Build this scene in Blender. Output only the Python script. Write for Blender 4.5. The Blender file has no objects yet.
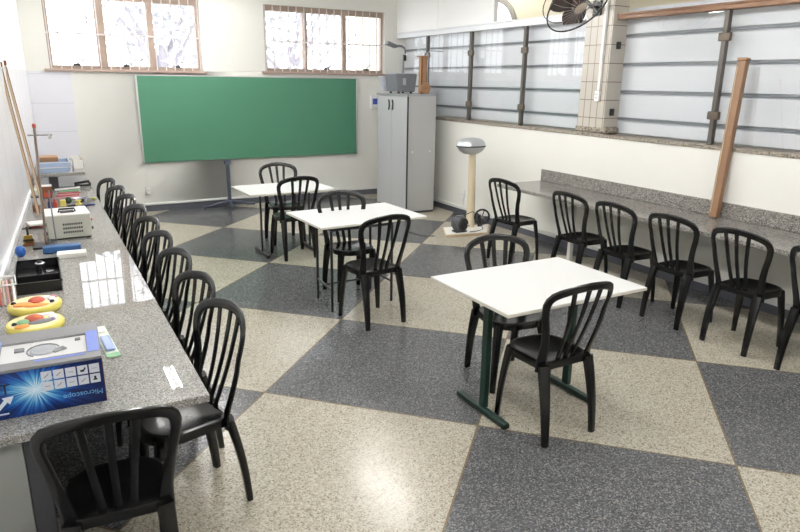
import bpy, bmesh, math, random
from math import sin, cos, pi, radians, sqrt
from mathutils import Vector, Matrix
random.seed(7)
SC = bpy.context.scene
COL = SC.collection

# ------------------------------------------------------------------ helpers
def srgb(r, g, b):
    def c(v):
        v /= 255.0
        return v / 12.92 if v <= 0.04045 else ((v + 0.055) / 1.055) ** 2.4
    return (c(r), c(g), c(b), 1.0)

def mat(name, col, rough=0.5, metal=0.0, spec=0.5, noise=None, bump=None, coat=0.0):
    m = bpy.data.materials.new(name); m.use_nodes = True
    nt = m.node_tree; b = nt.nodes['Principled BSDF']
    b.inputs['Base Color'].default_value = col
    b.inputs['Roughness'].default_value = rough
    b.inputs['Metallic'].default_value = metal
    b.inputs['Specular IOR Level'].default_value = spec
    b.inputs['Coat Weight'].default_value = coat
    tc = nt.nodes.new('ShaderNodeTexCoord')
    if noise:                      # (scale, amount): gentle colour variation of the surface itself
        n = nt.nodes.new('ShaderNodeTexNoise'); n.inputs['Scale'].default_value = noise[0]; n.inputs['Detail'].default_value = 4
        nt.links.new(tc.outputs['Object'], n.inputs['Vector'])
        mx = nt.nodes.new('ShaderNodeMix'); mx.data_type = 'RGBA'
        k = noise[1]
        mx.inputs[6].default_value = tuple(min(1, c * (1 - k)) for c in col[:3]) + (1,)
        mx.inputs[7].default_value = tuple(min(1, c * (1 + k)) for c in col[:3]) + (1,)
        nt.links.new(n.outputs['Fac'], mx.inputs[0]); nt.links.new(mx.outputs[2], b.inputs['Base Color'])
    if bump:
        n2 = nt.nodes.new('ShaderNodeTexNoise'); n2.inputs['Scale'].default_value = bump[0]
        nt.links.new(tc.outputs['Object'], n2.inputs['Vector'])
        bp = nt.nodes.new('ShaderNodeBump'); bp.inputs['Strength'].default_value = bump[1]; bp.inputs['Distance'].default_value = 0.002
        nt.links.new(n2.outputs['Fac'], bp.inputs['Height']); nt.links.new(bp.outputs['Normal'], b.inputs['Normal'])
    return m

def ramp(nt, stops):
    r = nt.nodes.new('ShaderNodeValToRGB'); e = r.color_ramp.elements
    while len(e) < len(stops): e.new(0.5)
    for i, (p, c) in enumerate(stops): e[i].position = p; e[i].color = c
    return r

def granite(name, stops, scale, rough):
    m = bpy.data.materials.new(name); m.use_nodes = True; nt = m.node_tree; b = nt.nodes['Principled BSDF']
    tc = nt.nodes.new('ShaderNodeTexCoord')
    v = nt.nodes.new('ShaderNodeTexVoronoi'); v.inputs['Scale'].default_value = scale
    nt.links.new(tc.outputs['Object'], v.inputs['Vector'])
    r = ramp(nt, stops); r.color_ramp.interpolation = 'CONSTANT'
    s = nt.nodes.new('ShaderNodeSeparateColor'); nt.links.new(v.outputs['Color'], s.inputs[0])
    nt.links.new(s.outputs[0], r.inputs[0]); nt.links.new(r.outputs[0], b.inputs['Base Color'])
    b.inputs['Roughness'].default_value = rough; b.inputs['Specular IOR Level'].default_value = .25
    return m

class MB:
    def __init__(s): s.v = []; s.f = []; s.sm = []
    def add(s, vs, fs, smooth=False):
        o = len(s.v); s.v += [tuple(v) for v in vs]
        for f in fs: s.f.append(tuple(i + o for i in f)); s.sm.append(smooth)
        return s
    def box(s, x0, x1, y0, y1, z0, z1, M=None):
        vs = [Vector((x, y, z)) for z in (z0, z1) for y in (y0, y1) for x in (x0, x1)]
        if M: vs = [M @ v for v in vs]
        return s.add(vs, [(0,2,3,1),(4,5,7,6),(0,1,5,4),(2,6,7,3),(0,4,6,2),(1,3,7,5)])
    def cb(s, c, d, rz=0, M=None):
        R = Matrix.Translation(c) @ Matrix.Rotation(rz, 4, 'Z')
        if M: R = Matrix.Translation(c) @ M.to_4x4()
        return s.box(-d[0]/2, d[0]/2, -d[1]/2, d[1]/2, -d[2]/2, d[2]/2, R)
    def tube(s, p0, p1, r0, r1=None, n=16):
        if r1 is None: r1 = r0
        p0 = Vector(p0); p1 = Vector(p1); d = (p1 - p0).normalized()
        a = d.orthogonal().normalized(); b = d.cross(a)
        vs = [p + (a * cos(2*pi*i/n) + b * sin(2*pi*i/n)) * r for p, r in ((p0, r0), (p1, r1)) for i in range(n)]
        s.add(vs, [(i, (i+1) % n, n + (i+1) % n, n + i) for i in range(n)], True)
        return s.add(vs, [tuple(reversed(range(n))), tuple(range(n, 2*n))])
    def lathe(s, prof, c=(0,0,0), n=24, M=None, sx=1, sy=1):
        vs = []
        for r, z in prof:
            for i in range(n):
                v = Vector((r*sx*cos(2*pi*i/n), r*sy*sin(2*pi*i/n), z))
                if M: v = M @ v
                vs.append(v + Vector(c))
        k = len(prof)
        fs = [(j*n+i, j*n+(i+1) % n, (j+1)*n+(i+1) % n, (j+1)*n+i) for j in range(k-1) for i in range(n)]
        s.add(vs, fs, True)
        s.add(vs[:n], [tuple(reversed(range(n)))]); s.add(vs[-n:], [tuple(range(n))])
        return s
    def path(s, pts, r, n=8, closed=False):           # round rod along a polyline
        pts = [Vector(p) for p in pts]; N = len(pts); vs = []
        up = None
        for i, p in enumerate(pts):
            if closed: t = (pts[(i+1) % N] - pts[i-1]).normalized()
            else: t = (pts[min(i+1, N-1)] - pts[max(i-1, 0)]).normalized()
            if up is None: up = t.orthogonal().normalized()
            up = (up - t * up.dot(t)).normalized(); w = t.cross(up)
            vs += [p + (up * cos(2*pi*k/n) + w * sin(2*pi*k/n)) * r for k in range(n)]
        fs = []
        for i in range(N if closed else N - 1):
            j = (i + 1) % N
            fs += [(i*n+k, i*n+(k+1) % n, j*n+(k+1) % n, j*n+k) for k in range(n)]
        s.add(vs, fs, True)
        if not closed: s.add(vs[:n], [tuple(reversed(range(n)))]); s.add(vs[-n:], [tuple(range(n))])
        return s
    def ribbon(s, pts, ws, ts, nrm, n=12, e=3.0):     # super-elliptic section: width ws across, thickness ts along nrm
        pts = [Vector(p) for p in pts]; N = len(pts); vs = []
        for i, p in enumerate(pts):
            t = (pts[min(i+1, N-1)] - pts[max(i-1, 0)]).normalized()
            q = Vector(nrm[i] if isinstance(nrm, list) else nrm); q = (q - t * q.dot(t)).normalized(); w = t.cross(q)
            W = ws[i] / 2 if isinstance(ws, list) else ws / 2; T = ts[i] / 2 if isinstance(ts, list) else ts / 2
            for k in range(n):
                a = 2*pi*(k + .5)/n; ca, sa = cos(a), sin(a)
                vs.append(p + w * (W * math.copysign(abs(ca) ** (2/e), ca)) + q * (T * math.copysign(abs(sa) ** (2/e), sa)))
        fs = [(i*n+k, i*n+(k+1) % n, (i+1)*n+(k+1) % n, (i+1)*n+k) for i in range(N-1) for k in range(n)]
        s.add(vs, fs, True)
        s.add(vs[:n], [tuple(reversed(range(n)))]); s.add(vs[-n:], [tuple(range(n))])
        return s
    def prism(s, poly, z0, z1, M=None):
        n = len(poly)
        vs = [Vector((x, y, z)) for z in (z0, z1) for x, y in poly]
        if M: vs = [M @ v for v in vs]
        return s.add(vs, [tuple(reversed(range(n))), tuple(range(n, 2*n))] + [(i, (i+1) % n, n + (i+1) % n, n + i) for i in range(n)])
    def build(s, name, m, parent=None, bevel=0, seg=2):
        me = bpy.data.meshes.new(name); me.from_pydata(s.v, [], s.f); me.update()
        bm = bmesh.new(); bm.from_mesh(me); bmesh.ops.remove_doubles(bm, verts=bm.verts, dist=1e-6)
        bmesh.ops.recalc_face_normals(bm, faces=bm.faces); bm.to_mesh(me); bm.free()
        me.polygons.foreach_set('use_smooth', [True] * len(me.polygons)); me.set_sharp_from_angle(angle=radians(38))
        me.materials.append(m)
        o = bpy.data.objects.new(name, me); COL.objects.link(o)
        if parent: o.parent = parent
        if bevel:
            b = o.modifiers.new('Bevel', 'BEVEL'); b.width = bevel; b.segments = seg; b.limit_method = 'ANGLE'; b.angle_limit = radians(40)
            b.harden_normals = False
        return o

def tag(o, label, cat, group=None, kind=None):
    o['label'] = label; o['category'] = cat
    if group: o['group'] = group
    if kind: o['kind'] = kind
    return o
def thing(name, label, cat, loc=(0,0,0), rz=0, group=None):
    o = bpy.data.objects.new(name, None); COL.objects.link(o); o.empty_display_size = .1
    o.location = loc; o.rotation_euler = (0, 0, rz)
    return tag(o, label, cat, group)
def struct(o, label=None, cat=None):
    o['kind'] = 'structure'
    if label: o['label'] = label; o['category'] = cat or 'wall'
    return o
def dup(root, loc, rz, label, group=None):
    r = root.copy(); COL.objects.link(r); r.location = loc; r.rotation_euler = (0, 0, rz); r['label'] = label
    if group: r['group'] = group
    for ch in root.children:
        c = ch.copy(); COL.objects.link(c); c.parent = r
        for g in ch.children:
            d = g.copy(); COL.objects.link(d); d.parent = c
    return r

# ------------------------------------------------------------------ camera
CAM = Vector((0, 0, 2.05)); F_PX, PITCH, ROLL, YAW = 640.97, 0.2813, 0.0143, 0.5112
fwd = Vector((sin(YAW)*cos(PITCH), cos(YAW)*cos(PITCH), -sin(PITCH)))
rt = Vector((cos(YAW), -sin(YAW), 0)); up = rt.cross(fwd)
R_ = rt*cos(ROLL) + up*sin(ROLL); U_ = -rt*sin(ROLL) + up*cos(ROLL)
cd = bpy.data.cameras.new('camera'); cam = bpy.data.objects.new('camera', cd); COL.objects.link(cam)
cd.sensor_width = 36; cd.lens = F_PX * 36 / 800; cd.clip_start = .02
cam.matrix_world = Matrix(((R_.x, U_.x, -fwd.x, CAM.x), (R_.y, U_.y, -fwd.y, CAM.y), (R_.z, U_.z, -fwd.z, CAM.z), (0, 0, 0, 1)))
SC.camera = cam

# ------------------------------------------------------------------ materials
WALLC = srgb(222, 219, 205)
M = {}
M['wall'] = mat('painted plaster', srgb(231, 230, 224), .65, noise=(3, .02), bump=(60, .15))
M['wall_white'] = mat('white painted board', srgb(240, 240, 239), .5)
M['cream'] = mat('cream plaster', srgb(222, 215, 192), .7)
M['ceiling'] = mat('ceiling plaster', srgb(244, 244, 242), .8)
M['black'] = mat('black chair plastic', srgb(9, 9, 10), .24, bump=(25, .05))
M['blackm'] = mat('black metal', srgb(24, 24, 26), .4)
M['green_metal'] = mat('dark green steel', srgb(16, 46, 38), .4)
M['white_lam'] = mat('white laminate', srgb(206, 206, 205), .38)
M['lam_edge'] = mat('table edge band', srgb(212, 208, 196), .5)
M['board'] = mat('green chalkboard', srgb(70, 126, 100), .55, noise=(1.5, .06))
M['alu'] = mat('aluminium', srgb(205, 205, 205), .35, .6)
M['bluegrey'] = mat('blue grey steel', srgb(72, 78, 94), .45)
M['brownframe'] = mat('brown window steel', srgb(168, 148, 134), .5)
M['whitebar'] = mat('white painted bar', srgb(214, 206, 206), .5)
M['cab'] = mat('grey sheet steel', srgb(172, 172, 171), .45)
M['cabdoor'] = mat('light grey door', srgb(180, 181, 184), .4)
M['darkgap'] = mat('dark rubber', srgb(40, 42, 46), .6)
M['base'] = mat('dark grey baseboard', srgb(82, 84, 92), .35, noise=(12, .15))
M['conduit'] = mat('white conduit plastic', srgb(225, 225, 222), .4)
M['post'] = mat('bronze grey post', srgb(92, 88, 84), .4, .4)
M['clamp'] = mat('bronze clamp', srgb(98, 88, 78), .4, .5)
M['woodrail'] = mat('brown wood rail', srgb(132, 100, 78), .5, noise=(20, .1))
M['greyrail'] = mat('light rail', srgb(226, 228, 232), .5)
M['shutter'] = mat('pale grey shutter steel', srgb(211, 215, 220), .45)
M['shutbar'] = mat('shutter rib', srgb(112, 118, 124), .5)
M['wood'] = mat('wood', srgb(148, 112, 80), .5, noise=(14, .2))
M['wood_d'] = mat('dark wood', srgb(122, 76, 48), .5, noise=(18, .25))
M['wood_l'] = mat('pale wood', srgb(186, 166, 138), .55, noise=(18, .1))
M['beigepost'] = mat('beige painted post', srgb(212, 198, 170), .6, noise=(5, .05))
M['silver'] = mat('silver reflector', srgb(190, 193, 196), .28, .5)
M['steel'] = mat('polished steel', srgb(200, 200, 205), .2, 1)
M['plastic_grey'] = mat('grey plastic', srgb(112, 114, 120), .45)
M['plastic_lgrey'] = mat('light grey plastic', srgb(170, 174, 182), .4)
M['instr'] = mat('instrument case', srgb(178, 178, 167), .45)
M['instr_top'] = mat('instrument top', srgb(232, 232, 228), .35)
M['blue'] = mat('blue foam', srgb(44, 88, 138), .5)
M['blueball'] = mat('blue rubber', srgb(34, 88, 164), .4)
M['boxblue'] = None
M['red'] = mat('red plastic', srgb(176, 78, 74), .45)
M['pink'] = mat('pink plastic', srgb(196, 142, 148), .5)
M['purple'] = mat('purple wire', srgb(140, 124, 170), .5)
M['yellow'] = mat('yellow foam', srgb(220, 208, 104), .5)
M['cream_pl'] = mat('cream plastic', srgb(236, 222, 170), .45)
M['orange'] = mat('orange plastic', srgb(232, 150, 70), .5)
M['rust'] = mat('rust red plastic', srgb(176, 74, 52), .45)
M['greenp'] = mat('green plastic', srgb(130, 180, 136), .5)
M['paleg'] = mat('pale green paper', srgb(220, 230, 214), .5)
M['olive'] = mat('olive plastic', srgb(120, 124, 50), .5)
M['white'] = mat('white plastic', srgb(235, 235, 235), .4)
M['paper'] = mat('white paper', srgb(228, 226, 220), .8)
M['navy'] = mat('navy plastic', srgb(30, 40, 90), .4)
M['screen'] = mat('blue display', srgb(70, 90, 170), .25)
M['brass'] = mat('brass', srgb(160, 130, 60), .35, .8)
M['greybox'] = mat('grey carton edge', srgb(128, 128, 130), .55)
M['bluetray'] = mat('blue tray plastic', srgb(168, 186, 214), .45)
M['panelgrey'] = mat('bench support paint', srgb(150, 152, 148), .6)
M['panelwood'] = mat('dark steel support', srgb(70, 70, 74), .5)
M['fanbrown'] = mat('fan brown', srgb(74, 58, 54), .45)
M['fanbeige'] = mat('fan beige', srgb(178, 164, 150), .5)
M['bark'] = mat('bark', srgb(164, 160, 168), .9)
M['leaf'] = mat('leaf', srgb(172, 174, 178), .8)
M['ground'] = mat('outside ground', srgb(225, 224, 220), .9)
M['granite'] = granite('grey granite', [(0, srgb(98, 97, 95)), (.16, srgb(130, 128, 124)), (.5, srgb(149, 147, 143)), (.82, srgb(177, 175, 170))], 230, .012)
M['granite_r'] = granite('dark speckled granite', [(0, srgb(58, 57, 57)), (.25, srgb(108, 105, 102)), (.55, srgb(150, 146, 140)), (.85, srgb(178, 175, 168))], 210, .12)
M['sillstone'] = granite('brown sill stone', [(0, srgb(96, 88, 78)), (.3, srgb(140, 130, 118)), (.7, srgb(168, 160, 148))], 90, .4)

def floor_mat():
    m = bpy.data.materials.new('terrazzo checker'); m.use_nodes = True; nt = m.node_tree; b = nt.nodes['Principled BSDF']; L = nt.links
    tc = nt.nodes.new('ShaderNodeTexCoord')
    mp = nt.nodes.new('ShaderNodeMapping'); mp.vector_type = 'TEXTURE'
    mp.inputs['Location'].default_value = (1.138, 3.887, 0); mp.inputs['Rotation'].default_value = (0, 0, -pi/4)
    L.new(tc.outputs['Object'], mp.inputs['Vector'])
    sc = nt.nodes.new('ShaderNodeVectorMath'); sc.operation = 'SCALE'; sc.inputs['Scale'].default_value = 1/1.4614
    L.new(mp.outputs[0], sc.inputs[0])
    sep = nt.nodes.new('ShaderNodeSeparateXYZ'); L.new(sc.outputs[0], sep.inputs[0])
    def math_(op, a, bb=None):
        n = nt.nodes.new('ShaderNodeMath'); n.operation = op
        if isinstance(a, (int, float)): n.inputs[0].default_value = a
        else: L.new(a, n.inputs[0])
        if bb is not None:
            if isinstance(bb, (int, float)): n.inputs[1].default_value = bb
            else: L.new(bb, n.inputs[1])
        return n.outputs[0]
    fx = math_('FLOOR', sep.outputs[0]); fy = math_('FLOOR', sep.outputs[1])
    par = math_('MODULO', math_('ADD', math_('ADD', fx, fy), 100), 2)      # 0 -> dark
    def edge(o): 
        fr = math_('FRACT', o)
        return math_('MINIMUM', fr, math_('SUBTRACT', 1, fr))
    line = math_('LESS_THAN', math_('MINIMUM', edge(sep.outputs[0]), edge(sep.outputs[1])), .0035)
    v = nt.nodes.new('ShaderNodeTexVoronoi'); v.inputs['Scale'].default_value = 138; L.new(tc.outputs['Object'], v.inputs['Vector'])
    s2 = nt.nodes.new('ShaderNodeSeparateColor'); L.new(v.outputs['Color'], s2.inputs[0])
    dk = ramp(nt, [(0, srgb(64, 65, 67)), (.3, srgb(82, 83, 86)), (.62, srgb(99, 100, 102)), (.86, srgb(128, 128, 126))]); dk.color_ramp.interpolation = 'CONSTANT'
    lt = ramp(nt, [(0, srgb(118, 111, 99)), (.1, srgb(150, 143, 130)), (.35, srgb(170, 164, 149)), (.75, srgb(186, 180, 166))]); lt.color_ramp.interpolation = 'CONSTANT'
    L.new(s2.outputs[0], dk.inputs[0]); L.new(s2.outputs[0], lt.inputs[0])
    mx = nt.nodes.new('ShaderNodeMix'); mx.data_type = 'RGBA'; L.new(par, mx.inputs[0]); L.new(dk.outputs[0], mx.inputs[6]); L.new(lt.outputs[0], mx.inputs[7])
    ns = nt.nodes.new('ShaderNodeTexNoise'); ns.inputs['Scale'].default_value = 1.6; ns.inputs['Detail'].default_value = 5; L.new(tc.outputs['Object'], ns.inputs['Vector'])
    mr = nt.nodes.new('ShaderNodeMapRange'); mr.inputs[3].default_value = .9; mr.inputs[4].default_value = 1.1; L.new(ns.outputs['Fac'], mr.inputs[0])
    ml = nt.nodes.new('ShaderNodeVectorMath'); ml.operation = 'SCALE'; L.new(mx.outputs[2], ml.inputs[0]); L.new(mr.outputs[0], ml.inputs['Scale'])
    m2 = nt.nodes.new('ShaderNodeMix'); m2.data_type = 'RGBA'; L.new(line, m2.inputs[0]); L.new(ml.outputs[0], m2.inputs[6]); m2.inputs[7].default_value = srgb(112, 98, 78)
    L.new(m2.outputs[2], b.inputs['Base Color'])
    rr = nt.nodes.new('ShaderNodeMapRange'); rr.inputs[3].default_value = .17; rr.inputs[4].default_value = .25; L.new(ns.outputs['Fac'], rr.inputs[0])
    L.new(rr.outputs[0], b.inputs['Roughness'])
    b.inputs['Specular IOR Level'].default_value = .28
    return m
M['floor'] = floor_mat()

def tile_mat(name, col, grout, w, h, axis, off=(0, 0), th=.006, rough=.25):
    """rectangular tiles: axis 'Y' -> uses (Y,Z), axis 'X' -> (X,Z)"""
    m = bpy.data.materials.new(name); m.use_nodes = True; nt = m.node_tree; b = nt.nodes['Principled BSDF']; L = nt.links
    tc = nt.nodes.new('ShaderNodeTexCoord'); sep = nt.nodes.new('ShaderNodeSeparateXYZ'); L.new(tc.outputs['Object'], sep.inputs[0])
    def ed(o, size, of):
        a = nt.nodes.new('ShaderNodeMath'); a.operation = 'MULTIPLY_ADD'; L.new(o, a.inputs[0]); a.inputs[1].default_value = 1/size; a.inputs[2].default_value = 100 - of/size
        f = nt.nodes.new('ShaderNodeMath'); f.operation = 'FRACT'; L.new(a.outputs[0], f.inputs[0])
        l = nt.nodes.new('ShaderNodeMath'); l.operation = 'LESS_THAN'; L.new(f.outputs[0], l.inputs[0]); l.inputs[1].default_value = th/size
        return l.outputs[0]
    e1 = ed(sep.outputs[1 if axis == 'Y' else 0], w, off[0]); e2 = ed(sep.outputs[2], h, off[1])
    mxm = nt.nodes.new('ShaderNodeMath'); mxm.operation = 'MAXIMUM'; L.new(e1, mxm.inputs[0]); L.new(e2, mxm.inputs[1])
    mx = nt.nodes.new('ShaderNodeMix'); mx.data_type = 'RGBA'; L.new(mxm.outputs[0], mx.inputs[0]); mx.inputs[6].default_value = col; mx.inputs[7].default_value = grout
    L.new(mx.outputs[2], b.inputs['Base Color']); b.inputs['Roughness'].default_value = rough
    return m
M['tile_back'] = tile_mat('white wall tile', srgb(228, 228, 235), srgb(206, 208, 216), .56, .4, 'X', (-.02, .87), .008)
M['tile_left'] = tile_mat('white wall sheet tile', srgb(226, 226, 230), srgb(204, 204, 208), .62, 3.0, 'Y', (0.3, -.5), .02)
M['tile_pillar'] = tile_mat('beige pillar tile', srgb(188, 182, 172), srgb(120, 112, 102), .105, .205, 'Y', (5.556, 1.45), .009)

def glass_mat(name, tint=(1, 1, 1, 1), refl=.08):
    m = bpy.data.materials.new(name); m.use_nodes = True; nt = m.node_tree; nt.nodes.clear(); L = nt.links
    o = nt.nodes.new('ShaderNodeOutputMaterial'); mx = nt.nodes.new('ShaderNodeMixShader'); lw = nt.nodes.new('ShaderNodeLayerWeight'); lw.inputs[0].default_value = .5
    pw = nt.nodes.new('ShaderNodeMath'); pw.operation = 'POWER'; pw.inputs[1].default_value = 5; L.new(lw.outputs['Facing'], pw.inputs[0])
    f = nt.nodes.new('ShaderNodeMath'); f.operation = 'MULTIPLY_ADD'; f.inputs[1].default_value = .92; f.inputs[2].default_value = refl; L.new(pw.outputs[0], f.inputs[0])
    t = nt.nodes.new('ShaderNodeBsdfTransparent'); t.inputs[0].default_value = tint
    g = nt.nodes.new('ShaderNodeBsdfGlossy'); g.inputs['Roughness'].default_value = 0.0
    L.new(f.outputs[0], mx.inputs[0]); L.new(t.outputs[0], mx.inputs[1]); L.new(g.outputs[0], mx.inputs[2]); L.new(mx.outputs[0], o.inputs[0])
    return m
M['glass'] = glass_mat('clear glass')
M['clear'] = glass_mat('clear plastic film', (.985, .985, .985, 1))

def emit(name, col, s):
    m = bpy.data.materials.new(name); m.use_nodes = True; nt = m.node_tree; nt.nodes.clear()
    o = nt.nodes.new('ShaderNodeOutputMaterial'); e = nt.nodes.new('ShaderNodeEmission'); e.inputs[0].default_value = col; e.inputs[1].default_value = s
    nt.links.new(e.outputs[0], o.inputs[0]); return m
M['hall_fill_tube'] = emit('added hall fill tube', (1, .985, .96, 1), 26)  # emission for the added hall fill lights
M['tube'] = emit('fluorescent tube', (1, .985, .96, 1), 96)

# ------------------------------------------------------------------ room shell
YB, XR, ZC = 10.7, 5.82, 3.7
def xl(y): return -.02 - .049 * (YB - y)            # the side wall is not quite square to the board wall
struct(MB().add([(-1, -1.6, 0), (8.2, -1.6, 0), (8.2, 12.6, 0), (-1, 12.6, 0), (-1, -1.6, -.1), (8.2, -1.6, -.1), (8.2, 12.6, -.1), (-1, 12.6, -.1)],
    [(0,1,2,3),(7,6,5,4),(0,4,5,1),(1,5,6,2),(2,6,7,3),(3,7,4,0)]).build('floor', M['floor']))
struct(MB().box(-1, 6.0, -1.6, YB + .15, ZC, ZC + .1).build('ceiling', M['ceiling']))

def wall_holes(a0, a1, z0, z1, holes, d0, d1, axis):
    mb = MB(); xs = sorted({a0, a1} | {h[0] for h in holes} | {h[1] for h in holes}); zs = sorted({z0, z1} | {h[2] for h in holes} | {h[3] for h in holes})
    for i in range(len(xs)-1):
        for j in range(len(zs)-1):
            cx, cz = (xs[i]+xs[i+1])/2, (zs[j]+zs[j+1])/2
            if any(h[0] < cx < h[1] and h[2] < cz < h[3] for h in holes): continue
            if axis == 'X': mb.box(xs[i], xs[i+1], d0, d1, zs[j], zs[j+1])
            else: mb.box(d0, d1, xs[i], xs[i+1], zs[j], zs[j+1])
    return mb
W1 = (.28, 2.40, 2.15, 3.20); W2 = (3.42, 5.62, 2.17, 3.20)
struct(wall_holes(-.8, 6.05, 0, ZC, [W1, W2], YB, YB + .16, 'X').build('wall_back', M['wall']))
ml = Matrix.Translation((0, YB, 0)) @ Matrix.Translation((-.02, 0, 0)) @ Matrix.Rotation(-math.atan(.049), 4, 'Z')
wl = struct(MB().box(-.15, 0, -12.5, .1, 0, ZC).build('wall_left', M['wall_white'])); wl.matrix_world = ml
tl = struct(MB().box(0, .008, -12.2, -.01, .8, 2.12).build('trim_1', M['tile_left'])); tl.matrix_world = ml
tl2 = struct(MB().box(.0, .03, -12.2, -.01, .8, .85).build('trim_2', M['white']), 'white strip along the foot of the side wall above the bench', 'trim'); tl2.matrix_world = ml
struct(MB().box(-.02, .53, YB - .008, YB, .8, 2.11).build('trim_3', M['tile_back']), 'pale tiled patch of wall beside the green board', 'tiles')
struct(MB().box(-1, 6.0, -1.75, -1.6, 0, ZC).build('wall_rear', M['wall']))
struct(MB().box(XR, XR + .22, -1.6, YB, 0, 1.44).build('wall_right', M['wall']))
struct(MB().box(XR - .012, XR + .22, -1.6, YB, 1.44, 1.475).build('trim_4', M['sillstone'], None, .004), 'speckled brown stone sill under the glass partition', 'sill')
struct(MB().box(XR - .02, XR + .22, 5.5, 6.0, 1.475, 1.56).build('trim_7', M['sillstone'], None, .03), 'grey stone foot of the tiled pillar', 'trim')
struct(MB().box(XR - .01, XR + .22, 5.545, 5.965, 1.475, ZC).build('pillar', M['tile_pillar'], None, .003), 'beige tiled pillar between the two glass partitions', 'pillar')
struct(MB().box(XR + .05, XR + .12, 7.85, YB, 2.86, ZC).build('wall_upper', M['wall_white']), 'white board above the partition next to the cabinet', 'wall')
struct(MB().box(XR + .045, XR + .052, 9.33, 9.45, 2.86, ZC).build('trim_8', M['wall_white']))
struct(MB().box(-.3, XR, YB - .02, YB, 0, .095).build('baseboard_back', M['base']))
struct(MB().box(XR - .02, XR, -1.6, YB - .02, 0, .085).build('baseboard_right', M['base']))
struct(MB().box(.55, 4.98, YB - .03, YB, .10, .135).build('trim_5', M['conduit'], None, .006), 'white cable conduit along the back wall above the baseboard', 'conduit')
struct(MB().box(XR - .03, XR, -1.6, 9.7, .09, .14).build('trim_6', M['conduit'], None, .006), 'white cable conduit along the wall under the bench', 'conduit')

# hall beyond the partition
struct(MB().box(6.0, 8.2, -1.6, 12.6, 4.3, 4.4).build('ceiling_hall', M['ceiling']))
struct(MB().box(6.0, 6.1, -1.6, 12.6, ZC, 4.4).build('wall_header', M['wall_white']))
struct(MB().box(6.0, 8.2, -1.75, -1.6, 0, 4.4).build('wall_hall_rear', M['cream']))
struct(MB().box(6.04, 8.2, 12.6, 12.75, 0, 4.4).build('wall_hall_end', M['cream']))
struct(MB().box(6.04, 6.2, YB, 12.6, 0, 4.4).build('wall_hall_side', M['cream']))
YC, ZA, RA = 10.64, 2.9, .66
mb = wall_holes(-1.6, 12.6, 0, 4.4, [(YC - RA, YC + RA, 1.6, ZA + RA)], 8.0, 8.15, 'Y')
NA = 40
for sgn in (-1, 1):
    vs = []; 
    for i in range(NA//2 + 1):
        a = pi/2 * i/(NA//2); y = YC + sgn*RA*cos(a); z = ZA + RA*sin(a)
        for x in (8.0, 8.15): vs += [(x, y, z), (x, y if False else YC + sgn*RA, ZA + RA) if False else (x, y, ZA + RA)]
    fs = []
    for i in range(NA//2):
        o = i*4; p = o + 4
        fs += [(o, p, p+1, o+1), (o+2, o+3, p+3, p+2), (o, o+2, p+2, p)]
    mb.add(vs, fs)
struct(mb.build('wall_hall', M['cream']))
w3 = struct(thing('window_3', 'arched window in the cream hall wall beyond the partition', 'window', (8.0, YC, ZA)))
pts = [(-.02, RA*.97*cos(a), RA*.97*sin(a)) for a in [pi*i/40 for i in range(41)]]
MB().ribbon([(-.02, RA, -1.3)] + [(-.02, RA*cos(pi*i/40), RA*sin(pi*i/40)) for i in range(41)] + [(-.02, -RA, -1.3)], .1, .06, (1, 0, 0), 8, 8).build('window_frame', mat('grey arch trim', srgb(140, 138, 132), .6), w3)
poly = [(RA*cos(pi*i/40), RA*sin(pi*i/40)) for i in range(41)] + [(-RA, -1.3), (RA, -1.3)]
MB().add([(.08, a, b) for a, b in poly], [tuple(range(len(poly)))]).build('pane', M['glass'], w3)

# ------------------------------------------------------------------ windows of the board wall
def window(name, w, mull, label, arms):
    x0, x1, z0, z1 = w
    t = struct(thing(name, label, 'window', (x0, YB, z0))); W = x1 - x0; H = z1 - z0
    f = MB(); fw = .05
    for a, b, c, d in ((0, fw, 0, H), (W - fw, W, 0, H), (fw, W - fw, 0, fw), (fw, W - fw, H - .09, H)): f.box(a, b, .05, .13, c, d)
    f.build('window_frame', M['brownframe'], t, .004)
    for m_, mw in mull: MB().box(m_ - mw/2, m_ + mw/2, .045, .13, fw, H - .09).build('mullion', M['brownframe'], t, .004)
    MB().add([(fw, .1, fw), (W - fw, .1, fw), (W - fw, .1, H - fw), (fw, .1, H - fw)], [(0, 1, 2, 3)]).build('pane', M['glass'], t)
    g = MB(); n = int(round(W / .135))
    for i in range(n + 1):
        x = .02 + (W - .04) * i / n
        g.box(x - .008, x + .008, .004, .016, .0, H)
    g.box(0, W, .0, .02, H*.46 - .011, H*.46 + .011)
    g.build('security_grille', M['whitebar'], t)
    MB().box(-.07, W + .05, -.05, .05, -.035, 0).build('window_sill', mat(name + ' sill', srgb(176, 154, 142), .6), t, .004)
    a_ = MB()
    for x, dx in arms:
        a_.cb((x, .03, .06), (.09, .03, .025)); a_.tube((x, .02, .07), (x + dx, .02, .14), .008, .008, 8)
    a_.build('latch', M['darkgap'], t)
window('window_1', W1, [(.71, .12), (1.40, .085)], 'three pane barred window above the edge of the green board by the corner', [(.35, .12), (1.02, .02), (1.75, .1)])
window('window_2', W2, [(.72, .07), (1.44, .07)], 'three pane barred window between green board and tall cabinet', [(1.1, .12), (1.85, .06)])

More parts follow.
